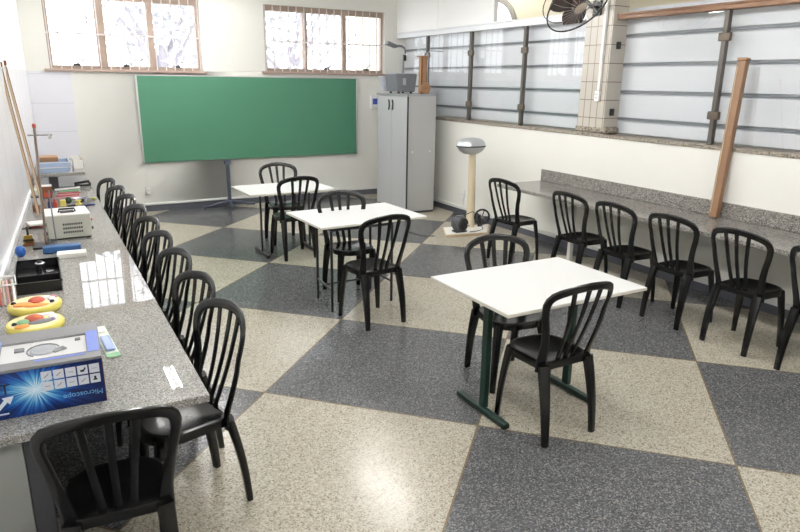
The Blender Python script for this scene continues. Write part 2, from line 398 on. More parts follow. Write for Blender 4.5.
# ------------------------------------------------------------------ outdoors
struct(MB().box(-40, 40, 12.8, 60, -1.0, -.9).build('ground_outside', M['ground']))
def tree(x, y, h, r, label):
    t = thing('tree', label, 'tree', (x, y, -.9), 0, 'trees outside the windows')
    k = MB(); k.tube((0, 0, 0), (.1, 0, h*.6), .22, .12, 10)
    for i in range(7):
        a = random.uniform(0, 2*pi); k.tube((.08, 0, h*(.35 + .03*i)), (cos(a)*r*.8, sin(a)*r*.8, h*(.6 + .05*i)), .07, .03, 6)
    k.build('trunk', M['bark'], t)
    c = MB()
    for i in range(1000):
        p = Vector((random.gauss(0, 1), random.gauss(0, 1), random.gauss(0, 1))).normalized() * (random.random() ** .45)
        p = Vector((p.x*r, p.y*r, h*.72 + p.z*h*.3)); s = random.uniform(.08, .17)
        q = Matrix.Rotation(random.uniform(0, pi), 3, Vector((random.random(), random.random(), random.random() + .1)).normalized())
        c.add([p + q @ Vector(v) for v in ((-s, 0, 0), (0, -s*.5, 0), (s, 0, 0), (0, s*.5, 0))], [(0, 1, 2, 3)])
    c.build('foliage', M['leaf'], t)
tree(2.9, 17.5, 6.2, 1.7, 'pale leafy tree outside the window beside the corner')
tree(6.6, 18.5, 6.4, 2.2, 'pale leafy tree outside the window near the cabinet')

# ------------------------------------------------------------------ glass partitions and shutters
GX = 5.92
def partition(name, y0, y1, posts, railm, label, clampz, rh=.075, H=1.3):
    t = struct(thing(name, label, 'partition', (GX, y0, 1.475)))
    ys = [0] + [p - y0 for p in posts] + [y1 - y0]
    for a, b in zip(ys[:-1], ys[1:]):
        g = MB().add([(0, a + .012, .012), (0, b - .012, .012), (0, b - .012, H - .005), (0, a + .012, H - .005)], [(0, 1, 2, 3)]).build('glass_pane', M['glass'], t)
    for p in posts:
        MB().box(-.03, .025, p - y0 - .024, p - y0 + .024, 0, H).build('post', M['post'], t, .005)
        for z in clampz:
            c = MB(); c.cb((-.012, p - y0, z - 1.475), (.045, .125, .08)); c.build('clamp', M['clamp'], t, .012, 3)
    MB().box(-.05, .05, 0, y1 - y0, H, H + rh).build('rail', railm, t, .008)
    MB().box(-.055, .055, 0, y1 - y0, H + rh, H + rh + .02).build('rail_cap', railm, t, .004)
    return t
partition('glass_partition', 5.965, YB, [7.17, 8.43, 9.7], M['greyrail'], 'glass partition with bronze posts between tiled pillar and cabinet corner', (2.47, 1.72))
partition('glass_partition', -1.6, 5.545, [1.3, 4.20], M['woodrail'], 'glass partition under the brown wooden rail past the tiled pillar', (2.50, 1.76), .045, 1.268)
def wall_clamps():
    for z in (2.47, 1.73):
        c = MB().box(0, .05, 0, .03, -.04, .04); o = c.build('glass_clip', M['blackm'], None, .004); o.location = (GX - .03, 5.515, z)
        tag(o, 'small black glass clip on the pillar side, ' + ('upper' if z > 2 else 'lower') + ' one', 'clip')
wall_clamps()
def shutter(y0, y1, label):
    t = struct(thing('metal_shutter', label, 'shutter', (GX + .12, y0, 1.475)))
    zs = [1.655, 1.96, 2.265, 2.58]
    edges = [1.475] + zs + [2.85]
    for a, b in zip(edges[:-1], edges[1:]):
        # slightly folded sheet: lower lip, flat, upper lip
        prof = [(.02, a + .013), (0, a + .02), (0, b - .035), (.02, b - .013)]
        vs = [(x, y, z - 1.475) for y in (0, y1 - y0) for x, z in prof]; n = len(prof)
        MB().add(vs, [(i, i+1, n+i+1, n+i) for i in range(n-1)]).build('slat_panel', M['shutter'], t)
    for z in zs: MB().box(-.006, .05, 0, y1 - y0, z - 1.475 - .013, z - 1.475 + .013).build('rib', M['shutbar'], t)
    MB().box(.045, .06, 0, y1 - y0, 0, 1.4).build('backing', M['shutter'], t)
shutter(5.95, YB, 'pale ribbed steel shutter behind the glass between pillar and cabinet')
shutter(-1.6, 5.56, 'pale ribbed steel shutter behind the glass under the brown rail')

# ------------------------------------------------------------------ benches
LX, LZ = .49, .80
mbL = MB(); y0, y1 = 2.46, YB
mbL.add([(xl(y0)+.012, y0, LZ-.035), (LX, y0, LZ-.035), (LX, y1-.01, LZ-.035), (xl(y1)+.012, y1-.01, LZ-.035),
         (xl(y0)+.012, y0, LZ), (LX, y0, LZ), (LX, y1-.01, LZ), (xl(y1)+.012, y1-.01, LZ)],
        [(3,2,1,0),(4,5,6,7),(0,1,5,4),(1,2,6,5),(2,3,7,6),(3,0,4,7)])
tL = thing('granite_bench', 'long polished grey granite bench carrying instruments along the tiled side wall', 'bench')
mbL.build('worktop', M['granite'], tL, .004)
for y in (2.5, 5.0, 7.5, 9.9):
    MB().box(xl(y) + .015, -.19, y, y + .1, 0, LZ - .036).build('support', M['panelgrey'], tL, .003)
    MB().box(-.189, -.12, y + .01, y + .09, 0, LZ - .036).build('support_post', M['panelwood'], tL, .003)
RX = 5.07
tR = thing('granite_bench', 'grey speckled granite bench with upstand below the glass partition', 'bench')
MB().box(RX, XR - .005, -1.2, 6.53, LZ - .04, LZ).build('worktop', M['granite_r'], tR, .004)
MB().box(XR - .03, XR - .002, -1.2, 6.53, LZ + .001, LZ + .15).build('upstand', M['granite_r'], tR, .004)
for y in (5.5, 2.62, 0):
    MB().box(5.42, 5.47, y, y + .05, 0, LZ - .041)  .box(5.47, XR - .035, y, y + .05, LZ - .1, LZ - .041).build('leg', M['conduit'], tR, .004)

# ------------------------------------------------------------------ chair
CHZ = .495
def back_y(x, z):
    u = max(0, (z - CHZ) / .47)
    return -.130 - .148*u - .014*sin(pi*min(u, 1)) +   .058 * (x/.25)**2 * min(1, u*1.6)
def back_pt(x, z): return Vector((x, back_y(x, z), z))
def rounded(w0, w1, d0, d1, r, n=6):
    """outline: rear half-width w0 at y=d0, front half-width w1 at y=d1"""
    out = []
    for cx, cy, a0 in ((w1 - r, d1 - r, 0), (-(w1 - r), d1 - r, pi/2), (-(w0 - r), d0 + r, pi), (w0 - r, d0 + r, 1.5*pi)):
        for i in range(n + 1):
            a = a0 + pi/2*i/n; out.append((cx + r*cos(a), cy + r*sin(a)))
    return out
def rounded2(w0, w1, d0, d1, r0, r1, n=8):
    out = []
    for cx, cy, a0, r in ((w1 - r1, d1 - r1, 0, r1), (-(w1 - r1), d1 - r1, pi/2, r1), (-(w0 - r0), d0 + r0, pi, r0), (w0 - r0, d0 + r0, 1.5*pi, r0)):
        for i in range(n + 1):
            a = a0 + pi/2*i/n; out.append((cx + r*cos(a), cy + r*sin(a)))
    return out
def make_chair(label, group):
    t = thing('plastic_chair', label, 'chair', (0,0,0), 0, group)
    m = M['black']
    # seat: dished shell with a rolled-down apron
    s = MB(); rings = []
    base = rounded2(.190, .20, -.155, .235, .06, .15)
    n = len(base)
    def ring(k, z, dz=0): return [(x*k, (y - .005)*k + .005, z + dz*(y/.2)) for x, y in base]
    for k, z in ((.02, CHZ-.020), (.35, CHZ-.018), (.65, CHZ-.011), (.86, CHZ-.001), (.94, CHZ+.003), (.985, CHZ), (1.0, CHZ-.012), (1.005, CHZ-.045), (.965, CHZ-.045), (.95, CHZ-.018), (.5, CHZ-.03), (.02, CHZ-.032)):
        rings += ring(k, z)
    K = len(rings)//n
    s.add(rings, [(j*n+i, j*n+(i+1) % n, (j+1)*n+(i+1) % n, (j+1)*n+i) for j in range(K-1) for i in range(n)] + [tuple(range(n-1, -1, -1)), tuple(range((K-1)*n, K*n))], True)
    s.build('seat', m, t)
    # back frame: waist -> bulge -> rounded top -> waist
    half = [(.178, .44), (.180, .50), (.185, .56), (.197, .64), (.212, .72), (.227, .79), (.237, .84), (.239, .875), (.231, .905), (.212, .928), (.178, .945), (.125, .960), (.06, .970), (0, .974)]
    pts = [back_pt(x, z) for x, z in half] + [back_pt(-x, z) for x, z in reversed(half[:-1])]
    wd = [.072, .064, .055, .049, .046, .045, .045, .047, .049, .050, .050, .050, .050, .050]; wd = wd + wd[-2::-1]
    nr = []
    for p in pts: nr.append(Vector((-p.x*1.6, 1.0, .25)).normalized())
    MB().ribbon(pts, wd, .021, nr, 12, 3.2).build('backrest_frame', m, t)
    for k in (-1, 0, 1):
        sp = []
        for i in range(10):
            u = i/9; z = CHZ - .02 + u*(.958 - CHZ + .02); x = k*(.056 + .042*u**1.2)
            q = back_pt(x, z); sp.append(q)
        MB().ribbon(sp, [.036 - .006*sin(pi*i/9) for i in range(10)], .013, (0, 1, .25), 10, 3).build('slat', m, t)
    # legs
    for sx in (-1, 1):
        top = Vector((sx*.172, -.146, .478)); ft = Vector((sx*.186, -.225, 0))
        pp = [top.lerp(ft, u) + Vector((sx*.004, -.012, 0))*sin(pi*u) for u in [i/6 for i in range(7)]]
        MB().ribbon(pp, [.072 - .030*i/6 for i in range(7)], [.046 - .014*i/6 for i in range(7)], (sx*-.25, 1, 0), 12, 4).build('leg', m, t)
        top = Vector((sx*.160, .175, .478)); ft = Vector((sx*.200, .215, 0))
        pp = [top.lerp(ft, u) + Vector((sx*.006, .008, 0))*sin(pi*u) for u in [i/6 for i in range(7)]]
        MB().ribbon(pp, [.066 - .028*i/6 for i in range(7)], [.046 - .016*i/6 for i in range(7)], (sx*.7, 1, 0), 12, 4).build('leg', m, t)
    return t
ORD = ['first', 'second', 'third', 'fourth', 'fifth', 'sixth', 'seventh', 'eighth', 'ninth', 'tenth']
GL, GR, GT = 'chairs tucked under the instrument bench', 'chairs along the bench below the partition', 'chairs at the white tables'
proto = make_chair('x', GL)
def chair(x, y, rz, label, group, first=[True]):
    if first[0]:
        first[0] = False; proto.location = (x, y, 0); proto.rotation_euler = (0, 0, radians(rz)); proto['label'] = label; proto['group'] = group
        return proto
    return dup(proto, (x, y, 0), radians(rz), label, group)
# row at the instrument bench (facing -X)
rowL = [(2.94, .46, 102), (3.49, .455, 102), (4.08, .455, 102), (4.65, .445, 102), (5.21, .45, 102), (5.79, .44, 102), (6.36, .43, 102), (6.93, .405, 102), (7.50, .375, 102)]
for i, (y, x, a) in enumerate(rowL):
    k = ORD[len(rowL) - 1 - i]
    chair(x, y, a, 'black plastic slatted chair at the instrument bench, %s counted from the board wall' % k, GL)
ec = chair(.108, 2.465, -4, 'black plastic slatted chair at the cut end of the instrument bench below the blue box', GL)
ec.scale = (.95, .95, .95)
# row below the partition (facing +X)
rowR = [(5.86, 4.84, -84), (4.82, 4.89, -90), (4.19, 4.87, -91), (3.56, 4.88, -90), (2.93, 4.88, -90), (2.29, 4.88, -90)]
for i, (y, x, a) in enumerate(rowR):
    chair(x, y, a, 'black plastic slatted chair at the bench below the partition, %s counted from the lamp post' % ORD[i], GR)
# chairs at the tables
chair(2.565, 2.70, 0, 'black slatted chair with its back to us at the green-legged table beside the wall bench', GT)
chair(2.75, 3.34, 170, 'black slatted chair facing us across the green-legged table beside the wall bench', GT)
chair(2.425, 4.82, 6, 'black slatted chair with its back to us at the table on thin black legs', GT)
chair(2.55, 5.56, 178, 'black slatted chair facing us across the table on thin black legs', GT)
chair(2.55, 7.18, 2, 'black slatted chair with its back to us at the table before the green board', GT)
chair(2.70, 7.93, 178, 'black slatted chair facing us in front of the green board', GT)

# ------------------------------------------------------------------ tables
TZ = .80
def table_top(t, x0, x1, y0, y1):
    MB().box(x0, x1, y0, y1, TZ - .022, TZ).build('tabletop', M['white_lam'], t, .003)
    MB().box(x0 + .001, x1 - .001, y0 - .0015, y1 + .0015, TZ - .019, TZ - .004).box(x0 - .0015, x1 + .0015, y0 + .001, y1 - .001, TZ - .019, TZ - .004).build('edge_band', M['lam_edge'], t)
def t_legs(t, xs, m, foot, k=1.0, dx=0.0):
    for x in xs:
        MB().box(x - .022, x + .022, -foot/2, foot/2, .006, .040).build('foot', m, t, .005)
        MB().box(x + dx - .018*k, x + dx + .018*k, -.028*k, .028*k, .04, TZ - .055).build('leg', m, t, .004)
        MB().box(x + dx - .016, x + dx + .016, -.22, .22, TZ - .055, TZ - .0225).build('bracket', m, t, .003)
    MB().box(xs[0] + .016, xs[1] - .016, -.015, .015, TZ - .09, TZ - .056).build('crossbar', m, t, .003)
    for x in xs:
        for y in (-foot/2 + .03, foot/2 - .03): MB().tube((x, y, 0), (x, y, .007), .018, .018, 12).build('foot_pad', M['blackm'], t)
t1 = thing('table', 'white topped table on dark green pedestal legs closest to the wall bench', 'table', (2.785, 2.985, 0), radians(0), 'white tables')
table_top(t1, -.605, .515, -.345, .48); t_legs(t1, (-.49, .22), M['green_metal'], .52, 1.0, .012)
t2 = thing('table', 'white topped table on four thin black tube legs', 'table', (2.62, 5.56, 0), radians(2.5), 'white tables')
table_top(t2, -.56, .56, -.405, .40)
LG = [(-.46, -.40), (-.41, .02), (.17, -.40), (.17, .02)]
for x, y in LG: MB().tube((x, y, 0), (x, y, TZ - .045), .013, .013, 12).build('leg', M['blackm'], t2)
MB().box(-.46, .17, -.41, -.39, TZ - .045, TZ - .0225).box(-.41, .17, .01, .03, TZ - .045, TZ - .0225).ribbon([(-.46, -.4, TZ - .034), (-.41, .02, TZ - .034)], .02, .022, (0, 0, 1), 8, 8).box(.16, .18, -.4, .02, TZ - .045, TZ - .0225).build('apron', M['blackm'], t2)
for a, b in (((-.46, -.4, .20), (-.41, .02, .20)), ((.17, -.4, .20), (.17, .02, .20)), ((-.435, -.19, .20), (.17, -.19, .20))):
    MB().tube(a, b, .010, .010, 10).build('stretcher', M['blackm'], t2)
t3 = thing('table', 'white topped table farthest back, before the green board', 'table', (2.49, 7.38, 0), radians(1.5), 'white tables')
table_top(t3, -.50, .55, -.37, .36); t_legs(t3, (-.27, .35), M['blackm'], .46, .55)

# ------------------------------------------------------------------ green board and its stand
tb = thing('chalkboard', 'large green chalkboard on the wall under the two barred windows', 'board', (1.41, YB - .03, .775))
MB().box(0, 3.62, -.025, 0, 0, 1.295).build('writing_surface', M['board'], tb)
MB().box(-.03, 0, -.032, .028, -.01, 1.31).build('frame_side', M['alu'], tb, .003)
MB().box(3.62, 3.65, -.032, .028, -.01, 1.31).build('frame_side', M['alu'], tb, .003)
MB().box(0, 3.62, -.03, .028, 1.295, 1.31).build('frame_top', M['alu'], tb, .003)
ts = thing('stand', 'blue grey steel stand with spreading feet under the chalkboard', 'stand', (2.67, YB - .12, 0))
MB().box(-.027, .027, -.025, .025, .06, .775).build('post', M['bluegrey'], ts, .005)
MB().ribbon([(-.42, .0, .02), (-.3, 0, .03), (-.06, 0, .085), (.06, 0, .085), (.3, 0, .03), (.42, 0, .02)], .05, .04, (0, 0, 1), 10, 4).build('foot', M['bluegrey'], ts)
MB().ribbon([(0, -.24, .02), (0, -.15, .03), (0, -.04, .085), (0, .04, .085)], .05, .04, (0, 0, 1), 10, 4).build('foot', M['bluegrey'], ts)
MB().box(-.05, .05, -.03, .03, .70, .76).build('bracket', M['bluegrey'], ts, .004)

# outlets
def outlet(name, loc, rz, label, double=False):
    t = thing(name, label, 'outlet', loc, rz)
    MB().box(-.035, .035, 0, .035, -.06, .06).build('box', M['white'], t, .006)
    h = MB()
    for z in ((-.02, .02) if double else (0,)):
        for x in (-.009, .009): h.tube((x, .034, z), (x, .037, z), .0045, .0045, 8)
    h.build('socket_hole', M['darkgap'], t)
    return t
outlet('power_socket', (1.425, YB - .001, .34), pi, 'white wall socket on the back wall below the board edge')
tag(MB().box(1.415, 1.435, YB - .014, YB - .001, .40, .79).build('cable_duct', M['conduit']), 'thin white duct rising from the back wall socket to the board', 'duct')
outlet('power_socket', (XR - .001, 9.16, .30), pi/2, 'white wall socket low beside the tall cabinet')
outlet('power_socket', (XR - .001, 8.33, .33), pi/2, 'white wall socket low behind the lamp post')
for y in (8.33,): tag(MB().box(XR - .012, XR - .001, y - .008, y + .008, .13, .27).build('cable_duct', M['conduit']), 'short white duct dropping from the socket behind the lamp post', 'duct')
oc = outlet('switch_box', (XR - .011, 5.66, 1.91), pi/2, 'white double switch box at the foot of the pillar conduit', True)
tag(MB().box(XR - .045, XR - .011, 5.625, 5.665, 1.975, ZC).build('cable_duct', M['conduit'], None, .005), 'white vertical cable duct up the tiled pillar', 'duct')
tc_ = thing('mounted_thermostat', 'small white wall unit with a blue display beside the cabinet', 'thermostat', (5.41, YB, 1.68))
MB().box(-.075, .075, -.05, 0, -.11, .11).build('case', M['white'], tc_, .008)
MB().box(-.045, .055, -.054, -.048, -.045, .055).build('display', M['screen'], tc_)

# ------------------------------------------------------------------ cabinet and what stands on it
CX, CY, CW, CD, CH = 5.01, 8.77, .52, 1.02, 1.855      # front (doors) faces -X
tcab = thing('steel_cabinet', 'tall grey steel cabinet in the corner carrying a projector', 'cabinet', (CX, CY, 0))
MB().box(.022, CW, 0, CD, .03, CH - .03).build('body', M['cab'], tcab, .004)
MB().box(.03, CW - .01, .01, CD - .01, 0, .03).build('plinth', M['darkgap'], tcab)
MB().box(-.004, CW + .006, -.006, CD + .006, CH - .03, CH).build('top', mat('cabinet top', srgb(150, 152, 156), .45), tcab, .004)
for a, b, hy in ((.012, CD/2 - .003, CD/2 - .06), (CD/2 + .003, CD - .012, CD/2 + .06)):
    d = MB().box(0, .02, a, b, .05, CH - .045).build('door', M['cabdoor'], tcab, .003)
    sg = 1
    MB().path([(-.012, hy + .018, CH - .10), (-.02, hy - .012, CH - .14), (-.022, hy - .018, CH - .175), (-.02, hy - .012, CH - .21), (-.012, hy + .018, CH - .25)], .011, 8).build('handle', M['blackm'], d)
MB().box(-.002, .021, -.006, .006, .05, CH - .035).build('corner_seal', M['darkgap'], tcab)
for x in (.10, .42): MB().tube((x, -.006, .98), (x, 0, .98), .016, .016, 12).build('lock', M['alu'], tcab)

# overhead projector
tp = thing('overhead_projector', 'grey overhead projector on top of the tall cabinet', 'projector', (5.24, 9.40, CH)); tp.scale = (1.02, 1.1, 1.3)
prof = [(-.17, 0), (.17, 0), (.21, .22), (-.21, .22)]
MB().add([(x, y*1.0, z) for y in (-.17, .17) for x, z in [(-.15, .02), (.15, .02), (.19, .23), (-.19, .23)]], [(0,1,2,3),(7,6,5,4),(0,4,5,1),(1,5,6,2),(2,6,7,3),(3,7,4,0)]).build('body', M['plastic_grey'], tp, .008)
MB().add([(x, y, z) for y in (.18, .3) for x, z in [(-.2, .02), (.1, .02), (.12, .2), (-.24, .2)]], [(0,1,2,3),(7,6,5,4),(0,4,5,1),(1,5,6,2),(2,6,7,3),(3,7,4,0)]).build('side_case', M['plastic_lgrey'], tp, .008)
MB().box(-.07, -.02, -.187, -.176, .10, .18).build('control_panel', M['plastic_lgrey'], tp)
fp = MB()
for x in (-.11, .11):
    for y in (-.12, .12): fp.tube((x, y, 0), (x, y, .022), .02, .02, 10)
fp.build('foot', M['blackm'], tp)
MB().box(-.18, .18, -.16, .16, .231, .238).build('stage_glass', M['plastic_lgrey'], tp)
MB().path([(.02, -.02, .23), (.02, -.02, .38), (.03, -.02, .44), (.06, -.02, .48), (.05, -.02, .53), (.0, -.02, .555), (-.10, .0, .56)], .014, 10).build('arm', M['plastic_grey'], tp)
MB().cb((.045, -.02, .42), (.05, .04, .07)).build('focus_knob', M['blackm'], tp, .006)
MB().cb((-.17, .02, .57), (.17, .12, .035), 0, Matrix.Rotation(.25, 3, 'Y')).build('lens_head', M['plastic_grey'], tp, .006)

# wooden apparatus on the cabinet
tw = thing('wooden_apparatus', 'wooden column with a round foot and thin rod on the cabinet top', 'apparatus', (5.38, 8.95, CH))
MB().box(-.055, .045, -.04, .04, 0, .55).build('column', M['wood'], tw, .004)
MB().box(-.058, -.03, -.045, -.038, .0, .55).build('dark_strip', M['wood_d'], tw)
MB().box(-.085, .065, -.06, .06, .551, .57).build('cap', M['wood'], tw, .003)
dsk = MB(); dsk.lathe([(.085, -.012), (.09, 0), (.085, .012)], (.02, -.054, .09), 24, Matrix.Rotation(pi/2, 3, 'X')); dsk.build('disc', M['wood'], tw)
MB().tube((.02, -.066, .09), (.02, -.074, .09), .012, .012, 10).build('disc_hub', M['wood_d'], tw)
MB().tube((.085, 0, 0.01), (.085, 0, .60), .008, .008, 10).build('rod', M['steel'], tw)
MB().path([(.05, 0, .571), (.085, -.0, .62), (.12, 0, .65), (.34, -.03, .64)], .007, 8).build('arm', M['steel'], tw)

# ------------------------------------------------------------------ street lamp demonstrator
tsl = thing('lamp_post', 'beige lamp post with a silver street light head on a wooden board', 'lamp', (5.22, 7.34, 0))
MB().prism([(-.52, -.22), (.10, -.34), (.46, .10), (-.30, .20)], .0, .035).build('base_board', M['wood_l'], tsl, .003)
MB().prism([(-.50, -.205), (.095, -.32), (.43, .09), (-.29, .185)], .0352, .042).build('board_top', M['paper'], tsl)
MB().ribbon([(.08, .06, .04), (.085, .07, .6), (.07, .07, 1.14)], [.125, .11, .095], [.125, .11, .095], (0, 1, 0), 16, 2).build('post', M['beigepost'], tsl)
Mh = Matrix.Rotation(radians(-8), 3, 'Y')
MB().lathe([(.02, 1.085), (.11, 1.09), (.18, 1.13), (.215, 1.185)], (.03, .05, 0), 28, None, 1, .75).build('glass_bowl', M['silver'], tsl)
MB().lathe([(.218, 1.186), (.222, 1.19), (.222, 1.198), (.218, 1.202)], (.03, .05, 0), 28, None, 1, .75).build('gasket', M['darkgap'], tsl)
MB().lathe([(.216, 1.203), (.208, 1.235), (.185, 1.268), (.14, 1.292), (.08, 1.306), (.02, 1.31)], (.03, .05, 0), 28, None, 1, .75).build('hood', M['silver'], tsl)
tm = thing('electric_motor', 'black electric motor on the lamp post board', 'motor', (4.98, 7.20, .043))
Mr = Matrix.Rotation(radians(15), 3, 'Z') @ Matrix.Rotation(pi/2, 3, 'X')
MB().box(-.09, .09, -.06, .06, 0, .02).build('mount', M['blackm'], tm, .003)
MB().lathe([(.05, -.09), (.085, -.085), (.095, -.06), (.095, .06), (.085, .085), (.05, .09)], (0, 0, .115), 20, Mr).build('housing', M['blackm'], tm)
fins = MB()
for k in range(5): fins.lathe([(.096, -.05 + .025*k - .004), (.104, -.05 + .025*k - .004), (.104, -.05 + .025*k + .004), (.096, -.05 + .025*k + .004)], (0, 0, .115), 20, Mr)
fins.build('cooling_fins', M['plastic_grey'], tm)
MB().tube(Vector((0,0,.115)) + Mr @ Vector((0,0,.09)), Vector((0,0,.115)) + Mr @ Vector((0,0,.17)), .012, .012, 10).build('shaft', M['steel'], tm)
MB().box(-.05, .05, -.03, .03, .20, .23).build('terminal_box', M['plastic_grey'], tm, .004)
twh = thing('spoked_wheel', 'small black spoked wheel beside the lamp post foot', 'wheel', (5.43, 7.30, .043))
Mw = Matrix.Rotation(radians(-20), 3, 'Z') @ Matrix.Rotation(pi/2, 3, 'X'); wc = Vector((0, 0, .15))
ring = [wc + Mw @ Vector((.105*cos(2*pi*i/28), .105*sin(2*pi*i/28), 0)) for i in range(28)]
MB().path(ring, .014, 8, True).build('rim', M['blackm'], twh)
sp = MB()
for i in range(5): a = 2*pi*i/5; sp.tube(wc, wc + Mw @ Vector((.1*cos(a), .1*sin(a), 0)), .008, .008, 6)
sp.build('spokes', M['blackm'], twh)
MB().tube(wc + Mw @ Vector((0, 0, -.03)), wc + Mw @ Vector((0, 0, .03)), .024, .024, 12).build('hub', M['steel'], twh)
MB().box(-.025, .025,   .04, .07, 0, .17).build('bearing_stand', M['blackm'], twh, .003)
MB().tube(wc + Vector((0, -.02, 0)), wc + Vector((0, .07, 0)), .008, .008, 8).build('axle', M['steel'], twh)
tag(MB().path([(5.0, 7.12, .29), (5.15, 7.15, .32), (5.28, 7.17, .25), (5.32, 7.12, .06), (5.2, 7.09, .052), (5.08, 7.09, .052)], .006, 6).build('cable', M['blackm']), 'thin black cable looping from the motor over the board', 'cable')
tag(MB().path([(4.6, 7.25, .008), (4.5, 7.30, .008), (4.45, 7.42, .008), (4.42, 7.65, .008), (4.6, 7.95, .008)], .006, 6).build('cable', M['blackm']), 'black mains cable lying on the floor beside the lamp board', 'cable')

# ------------------------------------------------------------------ leaning beam on the wall bench
tbm = thing('wooden_beam', 'square brown wooden beam leaning on the stone sill above the wall bench', 'beam')
b0, b1 = Vector((5.715, 3.90, .803)), Vector((5.835, 3.92, 2.27))
dB = (b1 - b0).normalized(); yB = Vector((0, 1, 0)); yB = (yB - dB*yB.dot(dB)).normalized(); xB = yB.cross(dB)
MBm = Matrix(((xB.x, yB.x, dB.x, b0.x), (xB.y, yB.y, dB.y, b0.y), (xB.z, yB.z, dB.z, b0.z), (0, 0, 0, 1)))
MB().box(-.031, .031, -.042, .042, 0.004, (b1 - b0).length, MBm).build('beam_body', mat('brown beam wood', srgb(136, 104, 78), .5, noise=(9, .12)), tbm, .004)
MB().box(-.036, -.0312, .022, .032, .05, 1.42, MBm).build('scale_strip', M['wood_l'], tbm)
MB().box(-.034, .034, -.046, .046, 1.475, 1.50, MBm).build('end_block', M['wood'], tbm, .004)

# ------------------------------------------------------------------ fan on the pillar
tf = thing('fan', 'brown wall fan with a wire ring fixed high on the tiled pillar', 'fan', (5.04, 5.34, 2.86))
nmaj = (R_*cos(radians(22)) + U_*sin(radians(22))).normalized()
nax = (-(U_*cos(radians(22)) - R_*sin(radians(22)))*sin(radians(68)) - fwd*cos(radians(68))).normalized()
nmin = nax.cross(nmaj)
Mf = Matrix((nmaj, nmin, nax)).transposed()
def fr(v): return Mf @ Vector(v)
RF = .35
MB().path([fr((RF*cos(2*pi*i/48), RF*sin(2*pi*i/48), .05)) for i in range(48)], .008, 8, True).build('guard_ring', M['blackm'], tf)
MB().path([fr((RF*.97*cos(2*pi*i/48), RF*.97*sin(2*pi*i/48), -.07)) for i in range(48)], .005, 8, True).build('guard_ring', M['blackm'], tf)
wi = MB()
for i in range(24):
    a = 2*pi*i/24; c, s_ = cos(a), sin(a)
    wi.path([fr((.07*c, .07*s_, .10)), fr((.25*c, .25*s_, .095)), fr((RF*c, RF*s_, .05)), fr((RF*.97*c, RF*.97*s_, -.07)), fr((.1*c, .1*s_, -.12))], .0017, 5)
wi.build('guard_wires', M['alu'], tf)
MB().lathe([(.03, .085), (.07, .08), (.075, .0), (.085, -.04), (.085, -.2), (.05, -.24)], (0,0,0), 24, Mf).build('motor_housing', M['fanbrown'], tf)
MB().lathe([(.07, .099), (.06, .105), (.01, .108)], (0,0,0), 20, Mf).build('hub_badge', M['fanbeige'], tf)
for k in range(3):
    a0 = 2*pi*k/3 + .5; vs = []
    for i in range(9):
        r = .07 + .27*i/8; wdt = .10 + .10*sin(pi*min(1, (i + 1)/8.5)*.9)
        for j, dz in ((-1, -.03), (1, .03)):
            an = a0 + j*wdt/(r + .08)*.9; vs.append(fr((r*cos(an), r*sin(an), dz)))
    o = MB().add(vs, [(2*i, 2*i+1, 2*i+3, 2*i+2) for i in range(8)]).build('blade', M['fanbrown'] if k else M['fanbeige'], tf)
    sm = o.modifiers.new('Solidify', 'SOLIDIFY'); sm.thickness = .005
hb = fr((0, 0, -.2)); wb = Vector((XR - .012 - 5.04, 5.79 - 5.34, .02))
MB().path([hb, hb + Vector((.1, .06, .03)), wb + Vector((-.15, -.05, 0)), wb], .022, 10).build('bracket', M['blackm'], tf)
MB().cb(wb + Vector((-.012, 0, 0)), (.024, .12, .16)).build('mounting_plate', M['blackm'], tf, .004)

# ------------------------------------------------------------------ things on the instrument bench
Z = LZ + .001
# raised granite shelf
tsh = thing('granite_shelf', 'small raised granite shelf at the far end of the instrument bench', 'shelf', (0, 0, 0))
MB().add([(xl(8.1)+.04, 8.10, .965), (.43, 8.15, .965), (.50, 9.6, .965), (xl(9.6)+.04, 9.6, .965), (xl(8.1)+.04, 8.10, 1.0), (.43, 8.15, 1.0), (.50, 9.6, 1.0), (xl(9.6)+.04, 9.6, 1.0)],
    [(3,2,1,0),(4,5,6,7),(0,1,5,4),(1,2,6,5),(2,3,7,6),(3,0,4,7)]).build('shelf_slab', M['granite'], tsh, .003)
MB().box(.06, .15, 8.25, 8.33, LZ + .001, .964).build('support', M['panelwood'], tsh, .003)
MB().box(.06, .15, 9.3, 9.38, LZ + .001, .964).build('support', M['panelwood'], tsh, .003)
def tray(name, loc, d, m, label, rz=0, lid=False):
    t = thing(name, label, 'tray', loc, rz); w, l, h = d; k = .006
    b = MB(); b.box(-w/2, w/2, -l/2, l/2, 0, k)
    for a in ((-w/2, -w/2+k, -l/2, l/2), (w/2-k, w/2, -l/2, l/2), (-w/2, w/2, -l/2, -l/2+k), (-w/2, w/2, l/2-k, l/2)): b.box(a[0], a[1], a[2], a[3], k, h)
    b.build('tray_body', m, t)
    r = MB()
    for a in ((-w/2-.008, -w/2+k, -l/2-.008, l/2+.008), (w/2-k, w/2+.008, -l/2-.008, l/2+.008), (-w/2, w/2, -l/2-.008, -l/2+k), (-w/2, w/2, l/2-k, l/2+.008)): r.box(a[0], a[1], a[2], a[3], h - .008, h)
    r.build('tray_rim', M['white'] if m is M['bluetray'] else m, t)
    return t
tray('plastic_tray', (.13, 8.45, 1.001), (.30, .42, .055), M['bluetray'], 'pale blue plastic tray at the bottom of the stack on the shelf')
tray('plastic_tray', (.13, 8.45, 1.058), (.31, .42, .055), M['bluetray'], 'pale blue plastic tray on top of the other tray on the shelf', .03)
tag(MB().cb((.085, 8.42, 1.14), (.19, .26, .05)).build('wooden_block', M['wood'], None, .004), 'brown wooden block lying on the blue trays', 'block')
tbx = thing('carton', 'open white carton standing on the shelf beside the blue trays', 'box', (.385, 8.72, 1.001))
